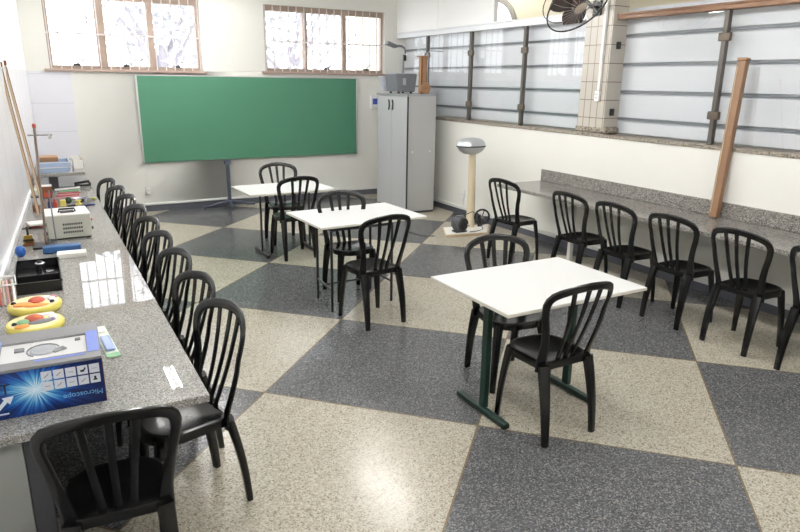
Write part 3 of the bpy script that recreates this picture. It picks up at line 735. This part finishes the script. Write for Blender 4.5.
MB().box(-.05, .05, -.25, .25, 0, .004).box(-.05, -.045, -.25, .25, .004, .10).box(.045, .05, -.25, .25, .004, .10).box(-.045, .045, -.25, -.245, .004, .10).box(-.045, .045, .245, .25, .004, .10).build('carton_body', M['paper'], tbx)
MB().box(.0445, .0515, -.25, .25, .1, .106).build('carton_edge', M['wood_l'], tbx)

# clutter by the shelf
def small(name, mb, m, label, cat, bevel=0): return tag(mb.build(name, m, None, bevel), label, cat)
ps = thing('stapler', 'black stapler lying on the bench beside the raised shelf', 'stapler', (.40, 8.42, Z), .25)
MB().box(-.09, .09, -.022, .022, 0, .02).build('base', M['blackm'], ps, .004)
MB().cb((-.005, 0, .045), (.17, .036, .03), 0, Matrix.Rotation(-.1, 3, 'Y')).build('arm', M['blackm'], ps, .008)
MB().tube((.08, -.02, .03), (.08, .02, .03), .012, .012, 10).build('hinge', M['blackm'], ps)
small('glass_tube', MB().tube((.1, 8.16, Z + .013), (.36, 8.24, Z + .013), .012, .012, 12), M['white'], 'white tube lying across the bench before the raised shelf', 'tube')
small('rod', MB().tube((.14, 8.02, Z + .009), (.34, 8.08, Z + .009), .008, .008, 10), M['greenp'], 'thin green rod lying beside the white tube on the bench', 'rod')
for i in range(4):
    o = MB().box(-.11, .11, -.012, .012, 0, .012).build('plastic_strip', (M['pink'], M['red'])[i % 2], None, .002); o.location = (.20 + .012*i, 7.66 + .09*i, Z); o.rotation_euler = (0, 0, .1 - .06*i)
    tag(o, ['pink plastic strip lying closest to the white instrument', 'red plastic strip between two pink ones on the bench', 'pink plastic strip between two red ones on the bench', 'red plastic strip lying closest to the raised shelf'][i], 'strip', 'plastic strips on the bench')
small('wire', MB().path([(.16 + .03*i, 7.45 + .05*sin(i*1.3), Z + .008 + .012*(i % 2)) for i in range(9)], .006, 6), M['purple'], 'wavy purple wire on the bench beyond the instrument', 'wire')
bx = thing('wooden_box', 'dark brown wooden box with an orange face on the bench', 'box', (.02, 7.75, Z))
MB().box(-.045, .045, -.05, .05, 0, .12).build('box_body', M['wood_d'], bx, .003); MB().box(-.03, .04, -.054, -.0505, .01, .06).build('front_panel', M['rust'], bx)
MB().box(-.05, .05, -.055, .055, .1205, .13).build('box_lid', M['paper'], bx)
def bottle(loc, h, r, m, capm, label):
    t = thing('bottle', label, 'bottle', loc)
    MB().lathe([(r*.9, 0), (r, .006), (r, h*.62), (r*.4, h*.8), (r*.4, h*.9)]).build('bottle_body', m, t)
    MB().lathe([(r*.48, h*.85), (r*.48, h), (r*.4, h + .003)]).build('cap', capm, t)
    return t
bottle((-.08, 7.85, Z), .12, .03, M['paleg'], M['white'], 'pale green bottle with white cap beside the brown wooden box')
bottle((.03, 7.05, Z), .10, .022, M['navy'], M['blackm'], 'slim navy bottle with black cap behind the instrument')
bottle((.075, 7.12, Z), .08, .024, M['rust'], M['red'], 'small rust coloured bottle with red cap behind the instrument')
bottle((-.09, 6.95, Z), .09, .032, M['wood_d'], M['orange'], 'stout brown bottle with orange cap by the tiled wall')
tj = thing('jar', 'glass jar with dark lid by the tiled wall beyond the brown bottle', 'jar', (-.09, 7.35, Z))
MB().lathe([(.04, 0), (.042, .005), (.042, .06), (.036, .07)]).build('jar_body', M['plastic_lgrey'], tj); MB().lathe([(.04, .0705), (.04, .085)]).build('lid', M['blackm'], tj)
small('block', MB().cb((.145, 7.16, Z + .03), (.05, .05, .06)), M['yellow'], 'yellow green cube on the bench behind the instrument', 'block', .004)
small('ball', MB().lathe([(.004, 0), (.02, .004), (.03, .016), (.034, .034), (.03, .05), (.02, .062), (.004, .067)], (.20, 7.28, Z), 16), mat('dark green rubber', srgb(40, 70, 40), .5), 'dark green ball on the bench beside the yellow cube', 'ball')
small('magnet', MB().cb((.215, 7.06, Z + .012), (.07, .03, .024), .3), M['blackm'], 'small black bar magnet before the dark green ball', 'magnet', .003)
small('spool', MB().lathe([(.03, 0), (.03, .006), (.018, .008), (.018, .034), (.03, .036), (.03, .042)], (.285, 7.2, Z), 16), M['yellow'], 'yellow spool on the bench beside the black bar magnet', 'spool')
small('knob', MB().lathe([(.02, 0), (.024, .01), (.02, .03), (.01, .034)], (.325, 7.32, Z), 14), M['blackm'], 'small black knob on the bench beside the yellow spool', 'knob')
tmo = thing('lens_holder', 'silver lens holder on a dark foot near the bench edge', 'lens', (.375, 7.08, Z), .4)
MB().box(-.045, .045, -.03, .03, 0, .018).build('foot', M['navy'], tmo, .004)
MB().lathe([(.03, -.01), (.034, 0), (.03, .01)], (0, 0, .052), 18, Matrix.Rotation(pi/2, 3, 'X')).build('lens', M['silver'], tmo)
small('coin_disc', MB().lathe([(.032, 0), (.036, .006), (.032, .022), (.004, .026)], (.43, 7.42, Z), 18), M['olive'], 'olive green disc lying near the bench edge', 'disc')
small('paper_packet', MB().cb((.28, 7.52, Z + .008), (.09, .07, .016), .5), M['paper'], 'small white packet on the bench between strips and spool', 'packet', .003)

# white instrument
ti = thing('power_supply', 'white bench instrument with vents and a carry handle', 'instrument', (.135, 5.72, Z), radians(3))
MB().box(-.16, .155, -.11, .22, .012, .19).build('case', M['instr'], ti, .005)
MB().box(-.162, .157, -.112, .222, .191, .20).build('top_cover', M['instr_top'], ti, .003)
v = MB()
for r_ in range(3):
    for c in range(9): v.box(-.05 + c*.016, -.039 + c*.016, -.1115, -.1095, .050 + r_*.032, .066 + r_*.032)
v.build('vents', M['darkgap'], ti)
MB().box(-.05, .05, -.03, .05, .2005, .207).build('handle_recess', M['darkgap'], ti); MB().path([(-.06, .01, .20), (-.055, .01, .225), (.055, .01, .225), (.06, .01, .20)], .008, 8).build('handle', M['blackm'], ti)
fe = MB()
for x in (-.13, .13):
    for y in (-.08, .19): fe.tube((x, y, 0), (x, y, .013), .014, .014, 10)
fe.build('rubber_foot', M['blackm'], ti)
for x, z in ((.156, .06), (.156, .13)):
    MB().tube((x, -.02, z), (x + .02, -.02, z), .012, .010, 10).build('terminal', M['blackm'] if z < .1 else M['red'], ti)
for z in (.05, .12): MB().tube((-.16, -.05, z), (-.18, -.05, z), .014, .012, 10).build('terminal', M['blackm'], ti)
small('notebook', MB().cb((-.10, 6.28, Z + .012), (.13, .2, .024), .1), M['red'], 'red covered notebook between the tiled wall and the instrument', 'notebook', .002)
small('notebook', MB().cb((-.10, 6.20, Z + .034), (.12, .14, .018), .2), M['paper'], 'white paper pad lying on the red notebook', 'paper', .002)

# retort stand
tr = thing('retort_stand', 'tall rusty retort stand with red topped clamp against the tiled wall', 'stand', (-.04, 5.42, Z))
MB().box(-.09, .06, -.07, .10, 0, .016).build('base', M['blackm'], tr, .003)
MB().tube((0, 0, .016), (0.03, .0, .90), .009, .009, 12).build('rod', mat('rusty brown steel', srgb(128, 112, 102), .4, .3), tr)
MB().cb((.03, 0, .90), (.024, .024, .03)).build('clamp_boss', M['rust'], tr, .005)
MB().tube((-.02, 0, .835), (.14, .0, .835), .007, .007, 10).build('clamp_arm', M['steel'], tr)
MB().cb((.12, 0, .82), (.02, .02, .03)).build('clamp_jaw', M['steel'], tr, .003)
tq = thing('thin_rod_stand', 'thin grey rod stand in front of the white instrument', 'stand', (.03, 5.30, Z))
MB().lathe([(.03, 0), (.03, .008), (.008, .012)]).build('foot', M['plastic_grey'], tq)
MB().tube((0, 0, .01), (-.005, .03, .44), .005, .005, 8).build('rod', M['plastic_grey'], tq)
# two long sticks against the wall
for (a, b, lab) in (((-.03, 6.90, Z), (-.190, 7.30, 2.18), 'long thin wooden stick leaning on the tiled wall, the one reaching closer to the corner'), ((-.075, 6.72, Z), (-.215, 6.95, 2.16), 'long thin wooden stick leaning on the tiled wall, the one farther from the corner')):
    t = thing('wooden_stick', lab, 'stick', (0, 0, 0), 0, 'sticks leaning on the side wall')
    a = Vector(a); b = Vector(b); d = (b - a).normalized()
    MB().ribbon([a + d*.012, b], .022, .014, (0, 1, 0), 8, 8).build('stick_body', M['wood_l'], t)
    MB().ribbon([a + d*.012 + Vector((.0125, -.001, 0)), b + Vector((.0125, -.001, 0))], .006, .015, (0, 1, 0), 8, 8).build('dark_edge', M['wood_d'], t)
    MB().cb(b - d*.02 + Vector((.008, 0, 0)), (.03, .03, .04)).build('tip', M['wood_d'], t, .004)
# blue foam bar and white block
small('foam_bar', MB().cb((.06, 5.225, Z + .024), (.25, .085, .048), -.02), M['blue'], 'blue foam bar lying in front of the white instrument', 'foam', .006)
small('paper_box', MB().cb((.115, 5.05, Z + .016), (.19, .11, .032), -.05), M['paper'], 'flat white box in front of the blue foam bar', 'box', .003)
# small brass motor model
tg = thing('motor_model', 'small brass and black motor model on a dark foot beside the blue ball', 'model', (-.155, 5.56, Z))
MB().box(-.04, .04, -.05, .05, 0, .014).build('foot', M['wood_d'], tg, .003)
MB().box(-.03, .03, -.02, .02, .014, .075).build('coil', M['brass'], tg, .004)
MB().box(-.036, .036, -.026, .026, .03, .045).build('coil_band', M['blackm'], tg); MB().tube((0, 0, .075), (0, .0, .14), .008, .008, 8).build('shaft', M['blackm'], tg)
MB().tube((-.03, 0, .125), (.03, 0, .125), .006, .006, 8).build('cross_pin', M['blackm'], tg)
small('ball', MB().lathe([(.004, 0), (.025, .006), (.04, .022), (.044, .044), (.04, .062), (.025, .08), (.004, .086)], (-.205, 5.17, Z), 20, None, .8, .8), M['blueball'], 'bright blue ball on the bench beside the tiled wall', 'ball')
# black tray with fittings
tt = tray('instrument_tray', (-.10, 4.50, Z), (.24, .56, .07), M['blackm'], 'black open tray holding metal fittings near the tiled wall')
MB().box(-.117, .117, -.09, -.085, .006, .06).build('divider', M['blackm'], tt)
cy = thing('metal_cylinder', 'polished metal cylinder standing in the black tray', 'cylinder', (-.085, 4.58, Z + .007)); MB().lathe([(.026, 0), (.03, .004), (.03, .085), (.024, .09)]).build('cylinder_body', M['steel'], cy)
MB().lathe([(.015, .0905), (.015, .10)]).build('stud', M['blackm'], cy)
for k, (x, y, a) in enumerate(((-.03, 4.52, .5), (-.055, 4.64, -.4), (-.045, 4.47, 1.2))):
    small('metal_clip', MB().path([Vector((x, y, Z + .014)) + Matrix.Rotation(a, 3, 'Z') @ Vector(p) for p in ((-.04, -.015, 0), (.03, -.015, .004), (.045, 0, .01), (.03, .015, .004), (-.04, .015, 0))], .005, 6), M['steel'],
          ['bent steel clip in the middle of the black tray', 'bent steel clip at the far end of the black tray', 'bent steel clip beside the divider in the black tray'][k], 'clip')
# clear plastic tub with sticks
tcl = thing('clear_tub', 'clear plastic tub of thin coloured sticks by the tiled wall', 'tub', (-.262, 4.105, Z), .05)
b = MB(); w, l, h = .10, .18, .13
for q in (((-w/2, -l/2), (w/2, -l/2)), ((w/2, -l/2), (w/2, l/2)), ((w/2, l/2), (-w/2, l/2)), ((-w/2, l/2), (-w/2, -l/2))):
    b.add([(q[0][0], q[0][1], 0), (q[1][0], q[1][1], 0), (q[1][0]*1.06, q[1][1]*1.06, h), (q[0][0]*1.06, q[0][1]*1.06, h)], [(0, 1, 2, 3)])
b.add([(-w/2, -l/2, 0), (w/2, -l/2, 0), (w/2, l/2, 0), (-w/2, l/2, 0)], [(0, 1, 2, 3)])
b.build('tub_body', M['clear'], tcl)
rr_ = MB()
for a in ((-.056, -.05, -.098, .098), (.05, .056, -.098, .098), (-.05, .05, -.098, -.09), (-.05, .05, .09, .098)): rr_.box(a[0], a[1], a[2], a[3], .126, .134)
rr_.build('tub_rim', M['white'], tcl)
for i, (x, mm, lab) in enumerate(((-.032, M['rust'], 'rust red'), (-.014, M['wood_l'], 'pale wooden'), (.006, M['pink'], 'pink'), (.021, M['wood_d'], 'dark brown'), (.036, M['white'], 'white'))):
    o = MB().tube((x, -.08, .009), (x, .083, .11), .0065, .0065, 8).build('craft_stick', mm); o.matrix_world = Matrix.Translation((-.262, 4.105, Z)) @ Matrix.Rotation(.05, 4, 'Z')
    tag(o, lab + ' stick lying slanted in the clear plastic tub', 'stick', 'sticks in the clear tub')
# two round cell models
def cell(loc, label, items, rz, tilt):
    t = thing('cell_model', label, 'model', loc, rz)
    MB().lathe([(.11, 0), (.128, .008), (.134, .022), (.134, .036), (.128, .044), (.118, .046)], (0,0,0), 36).build('foam_disc', M['yellow'], t)
    MB().lathe([(.119, .0462), (.06, .05), (.004, .051)], (0,0,0), 32).build('top_sheet', M['cream_pl'], t)
    for nm, x, y, rx, ry, h, m in items:
        MB().lathe([(1, 0), (.94, .4), (.7, .75), (.35, .95), (.03, 1)], (0, 0, 0), 20, Matrix.Translation((0, 0, 0)).to_3x3() @ Matrix.Diagonal((rx, ry, h))).build(nm, m, t).location = (x, y, .0495)
    return t
cell((-.125, 3.90, Z), 'round yellow cell model with a rust red nucleus, closer to the black tray',
     [('nucleus', .01, .01, .042, .05, .020, M['rust']), ('membrane_fold', -.055, -.035, .05, .035, .010, M['orange']), ('membrane_fold', .01, -.075, .06, .025, .009, M['orange']), ('vesicle', -.10, .0, .014, .014, .012, M['blackm']), ('vesicle', .085, -.04, .012, .014, .012, M['navy']), ('white_strip', .06, .045, .05, .02, .012, M['white']), ('white_strip', .085, .01, .02, .035, .012, M['paper']), ('pink_strip', .092, .035, .022, .012, .016, M['pink'])], 0, .06)
cell((-.125, 3.575, Z), 'round yellow cell model with green and grey parts, closer to the blue box',
     [('nucleus', .0, .02, .045, .055, .020, M['rust']), ('nucleolus', .012, .0, .02, .015, .024, M['orange']), ('green_part', -.05, .0, .035, .03, .014, M['greenp']), ('grey_part', .02, -.04, .06, .03, .010, M['plastic_grey']), ('membrane_fold', -.07, -.06, .035, .025, .010, M['orange']), ('vesicle', -.095, -.01, .012, .014, .012, M['blackm']), ('vesicle', .075, -.04, .012, .014, .012, M['purple']), ('white_strip', .05, .06, .055, .016, .012, M['white']), ('pale_part', .085, .01, .022, .04, .010, M['paper'])], .2, .06)

# big blue microscope box
def box_mat():
    m = bpy.data.materials.new('blue printed carton'); m.use_nodes = True; nt = m.node_tree; b_ = nt.nodes['Principled BSDF']; L = nt.links
    tc = nt.nodes.new('ShaderNodeTexCoord'); sp_ = nt.nodes.new('ShaderNodeSeparateXYZ'); L.new(tc.outputs['Object'], sp_.inputs[0])
    def mt(op, a, b=None):
        n = nt.nodes.new('ShaderNodeMath'); n.operation = op
        for i, q in enumerate((a, b)):
            if q is None: continue
            if isinstance(q, (int, float)): n.inputs[i].default_value = q
            else: L.new(q, n.inputs[i])
        return n.outputs[0]
    dx = mt('SUBTRACT', sp_.outputs[0], -.122); dz = mt('SUBTRACT', sp_.outputs[2], .100)
    r = mt('SQRT', mt('ADD', mt('MULTIPLY', dx, dx), mt('MULTIPLY', dz, mt('MULTIPLY', dz, 2.0))))
    an = mt('ARCTAN2', dz, dx)
    nz = nt.nodes.new('ShaderNodeTexNoise'); nz.noise_dimensions = '2D'; nz.inputs['Scale'].default_value = 1.0; nz.inputs['Detail'].default_value = 3
    cb = nt.nodes.new('ShaderNodeCombineXYZ'); L.new(mt('MULTIPLY', an, 9.0), cb.inputs[0]); L.new(mt('MULTIPLY', r, 5.0), cb.inputs[1]); L.new(cb.outputs[0], nz.inputs['Vector'])
    g = mt('MULTIPLY', mt('SUBTRACT', nz.outputs['Fac'], .42), 1.6)
    val = mt('ADD', mt('MULTIPLY', mt('POWER', mt('SUBTRACT', 1.0, mt('MINIMUM', mt('MULTIPLY', r, 6.5), 1.0)), 1.3), .95), mt('MULTIPLY', g, mt('MAXIMUM', mt('SUBTRACT', 1.0, mt('MULTIPLY', r, 4.0)), .12)))
    rp = ramp(nt, [(0, srgb(6, 22, 74)), (.22, srgb(14, 62, 140)), (.45, srgb(40, 120, 190)), (.7, srgb(120, 185, 220)), (1, srgb(225, 240, 248))])
    L.new(val, rp.inputs[0]); L.new(rp.outputs[0], b_.inputs['Base Color']); b_.inputs['Roughness'].default_value = .3
    return m
tb_ = thing('kit_carton', 'large blue printed carton with a clear lid window at the bench end', 'box', (-.0, 2.60, Z), radians(-2.0))
BW0, BW1, BD, BH = -.32, .115, .40, .195
MB().box(BW0, BW1, .001, BD, 0, BH - .012).build('carton_body', mat('carton dark side', srgb(30, 26, 40), .5), tb_, .002)
MB().box(BW0, BW1 - .001, -.0015, .0, .0, BH - .012).build('printed_face', box_mat(), tb_)
fr_ = MB(); wx0, wx1, wy0, wy1 = -.24, .065, .07, .28
for a in ((BW0, BW1, 0, wy0), (BW0, BW1, wy1, BD), (BW0, wx0, wy0, wy1), (wx1, BW1, wy0, wy1)): fr_.box(a[0], a[1], a[2], a[3], BH - .012, BH)
fr_.build('lid', M['greybox'], tb_, .002)
MB().box(wx1 + .002, BW1 - .004, wy0 - .01, wy1 + .02, BH, BH + .0012).box(BW0, wx0 - .002, wy0, wy1 + .03, BH, BH + .0012).box(-.12, 0.06, wy0 - .03, wy0 - .012, BH, BH + .0012).build('blue_print', mat('violet blue print', srgb(110, 130, 205), .35), tb_)
MB().box(wx0, wx1, wy0, wy1, BH - .0115, BH - .009).build('inner_tray', M['white'], tb_)
it = MB(); it.lathe([(.05, 0), (.048, .006), (.035, .010), (.004, .011)], (-.09, .17, BH - .009), 24); it.build('moulded_dome', M['plastic_lgrey'], tb_)
MB().path([(-.09 + .058*cos(a), .17 + .065*sin(a), BH - .006) for a in [pi*.1 + pi*i/16*1.2 for i in range(17)]], .003, 6).build('cord', M['plastic_grey'], tb_)
MB().cb((-.175, .20, BH - .005), (.035, .03, .008)).cb((.035, .235, BH - .005), (.02, .015, .008)).cb((-.035, .15, BH - .005), (.05, .03, .006), .5).build('kit_piece', M['plastic_grey'], tb_)
MB().add([(wx0, wy0, BH + .0005), (wx1, wy0, BH + .0005), (wx1, wy1, BH + .0005), (wx0, wy1, BH + .0005)], [(0, 1, 2, 3)]).build('lid_window', M['clear'], tb_)
MB().box(BW1 - .001, BW1 + .001, 0, .004, 0, BH - .012).build('red_edge', mat('dark red edge', srgb(110, 20, 34), .4), tb_)
pale = mat('pale print', srgb(214, 218, 226), .4); greyred = mat('grey red print', srgb(150, 110, 116), .5)
for r_ in range(2):
    for c in range(5):
        x = -.100 + c*.0415; z = .130 - r_*.043
        pq = MB().box(x, x + .036, -.0022, -.0014, z, z + .037).build('picture_square', pale, tb_)
        cx, cz = x + .018, z + .0185; k = r_*5 + c; P = [(a*.001 + cx, b_*.001 + cz) for a, b_ in
            ({3: [(-8, -8), (6, -8), (6, -2), (11, 0), (11, 9), (6, 9), (5, 2), (-8, 0)], 9: [(-7, -8), (7, -8), (7, -3), (4, -1), (4, 10), (-4, 10), (-4, -1), (-7, -3)]}.get(k,
             [(-9, -6), (-7, -8), (9, 6), (7, 8)] if k in (0, 1, 6, 8) else [(-9, -1), (9, -1), (9, 1), (-9, 1)]))]
        n = len(P)
        MB().add([(a, -.0023, b_) for a, b_ in P] + [(a, -.0027, b_) for a, b_ in P], [tuple(range(n)), tuple(range(2*n-1, n-1, -1))] + [(q, (q+1) % n, n + (q+1) % n, n + q) for q in range(n)]).build('icon', M['blackm'] if k in (3, 9) else greyred, pq)
def text(body, size, loc, rot, m, parent, name='lettering'):
    cu = bpy.data.curves.new(name, 'FONT'); cu.body = body; cu.size = size; cu.align_x = 'CENTER'; cu.align_y = 'CENTER'; cu.extrude = .0003
    o = bpy.data.objects.new(name, cu); COL.objects.link(o)
    dg = bpy.context.evaluated_depsgraph_get(); me = bpy.data.meshes.new_from_object(o.evaluated_get(dg))
    bpy.data.objects.remove(o); me.name = name; me.materials.clear(); me.materials.append(m)
    o = bpy.data.objects.new(name, me); COL.objects.link(o); o.parent = parent; o.location = loc; o.rotation_euler = rot
    return o
lt = mat('light blue lettering', srgb(120, 180, 222), .4); wt = mat('white lettering', srgb(225, 232, 240), .4); dkm = mat('dark lettering', srgb(20, 24, 40), .4)
text('Microscope', .030, (.035, -.0024, .048), (pi/2, pi, 0), lt, tb_)           # the carton lies upside down
text('FT', .062, (-.236, -.0028, .118), (pi/2, 0, 0), dkm, tb_, 'dark_lettering')
ar = MB(); ar.add([(-.265, -.0024, .04), (-.253, -.0024, .034), (-.220, -.0024, .068), (-.213, -.0024, .058), (-.197, -.0024, .09), (-.237, -.0024, .088), (-.231, -.0024, .078)], [tuple(range(7))]).build('white_arrow', wt, tb_)
MB().cb((-.245, -.0022, .022), (.05, .0008, .006)).build('small_print', wt, tb_)
# blister card beside the box
tcd = thing('blister_card', 'pale green and blue blister card lying beside the blue carton', 'card', (.172, 3.22, Z), radians(4))
MB().box(-.028, .030, -.20, .24, 0, .006).build('card', M['paleg'], tcd, .002)
MB().box(-.022, .022, -.13, .06, .0062, .022).build('blister', mat('blue blister', srgb(166, 184, 232), .25), tcd, .008)
MB().box(-.028, .030, -.2, -.155, .0062, .0075).build('green_print', M['greenp'], tcd)
MB().lathe([(.018, 0), (.014, .006), (.003, .008)], (0, .15, .0062), 14).build('white_piece', M['white'], tcd)

# ------------------------------------------------------------------ lights
def fixture(x, y, ln, z, label, top=ZC, tm='tube'):
    t = thing('ceiling_light', label, 'lamp', (x, y, z), 0, 'ceiling lights')
    MB().box(-.03, .03, -ln/2 - .05, ln/2 + .05, .03, .06).build('reflector', M['white'], t)
    MB().box(-.06, .06, -ln/2 - .05, -ln/2 - .002, -.02, .03)  .box(-.06, .06, ln/2 + .002, ln/2 + .05, -.02, .03).build('end_cap', M['white'], t)
    for sx in (-.048, .048): MB().tube((sx, -ln/2, 0), (sx, ln/2, 0), .011, .011, 10).build('tube', M[tm], t)
    r = MB()
    for yy in (-ln/3, ln/3): r.tube((0, yy, .06), (0, yy, top - z), .006, .006, 6)
    r.build('hanger', M['whitebar'], t)
k = 0
for (x, y, ln) in ((1.16, 8.05, .7), (3.55, 6.7, 1.5), (1.16, 4.4, 1.2), (3.62, 3.6, 1.2), (1.16, .6, 1.2), (3.62, .4, 1.2), (1.95, 9.45, 1.2)):  # last entry is an added, unseen lamp that brightens the board wall
    fixture(x, y, ln, 3.3, 'hanging twin tube ceiling light, %s counted from the board wall, the seventh added as fill' % ORD[k], ZC); k += 1
for i, y in enumerate((1.5, 10.2)): fixture(7.4, y, 2.4, 3.9, 'added twin tube fill light in the hall beyond the partition, %s from the rear' % ORD[i], 4.3, 'hall_fill_tube')  # unseen lamps added to light the hall wall and shutters

w = bpy.data.worlds.new('world'); SC.world = w; w.use_nodes = True
bg = w.node_tree.nodes['Background']; bg.inputs[0].default_value = (.93, .96, 1, 1); bg.inputs[1].default_value = 2.4
def portal(x, y, z, sx, sy, rot):
    l = bpy.data.lights.new('window_daylight', 'AREA'); l.shape = 'RECTANGLE'; l.size = sx; l.size_y = sy; l.cycles.is_portal = True
    o = bpy.data.objects.new('window_daylight', l); COL.objects.link(o); o.location = (x, y, z); o.rotation_euler = rot
for ww in (W1, W2): portal((ww[0]+ww[1])/2, YB + .2, (ww[2]+ww[3])/2, ww[1]-ww[0], ww[3]-ww[2], (-pi/2, 0, 0))

vs_ = SC.view_settings; vs_.view_transform = 'Standard'; vs_.look = 'None'; vs_.exposure = 1.0; vs_.gamma = 1; vs_.use_curve_mapping = False
SC.cycles.use_denoising = True
SC.cycles.max_bounces = 8; SC.cycles.diffuse_bounces = 4; SC.cycles.caustics_reflective = False; SC.cycles.caustics_refractive = False
SC.cycles.sample_clamp_indirect = 6
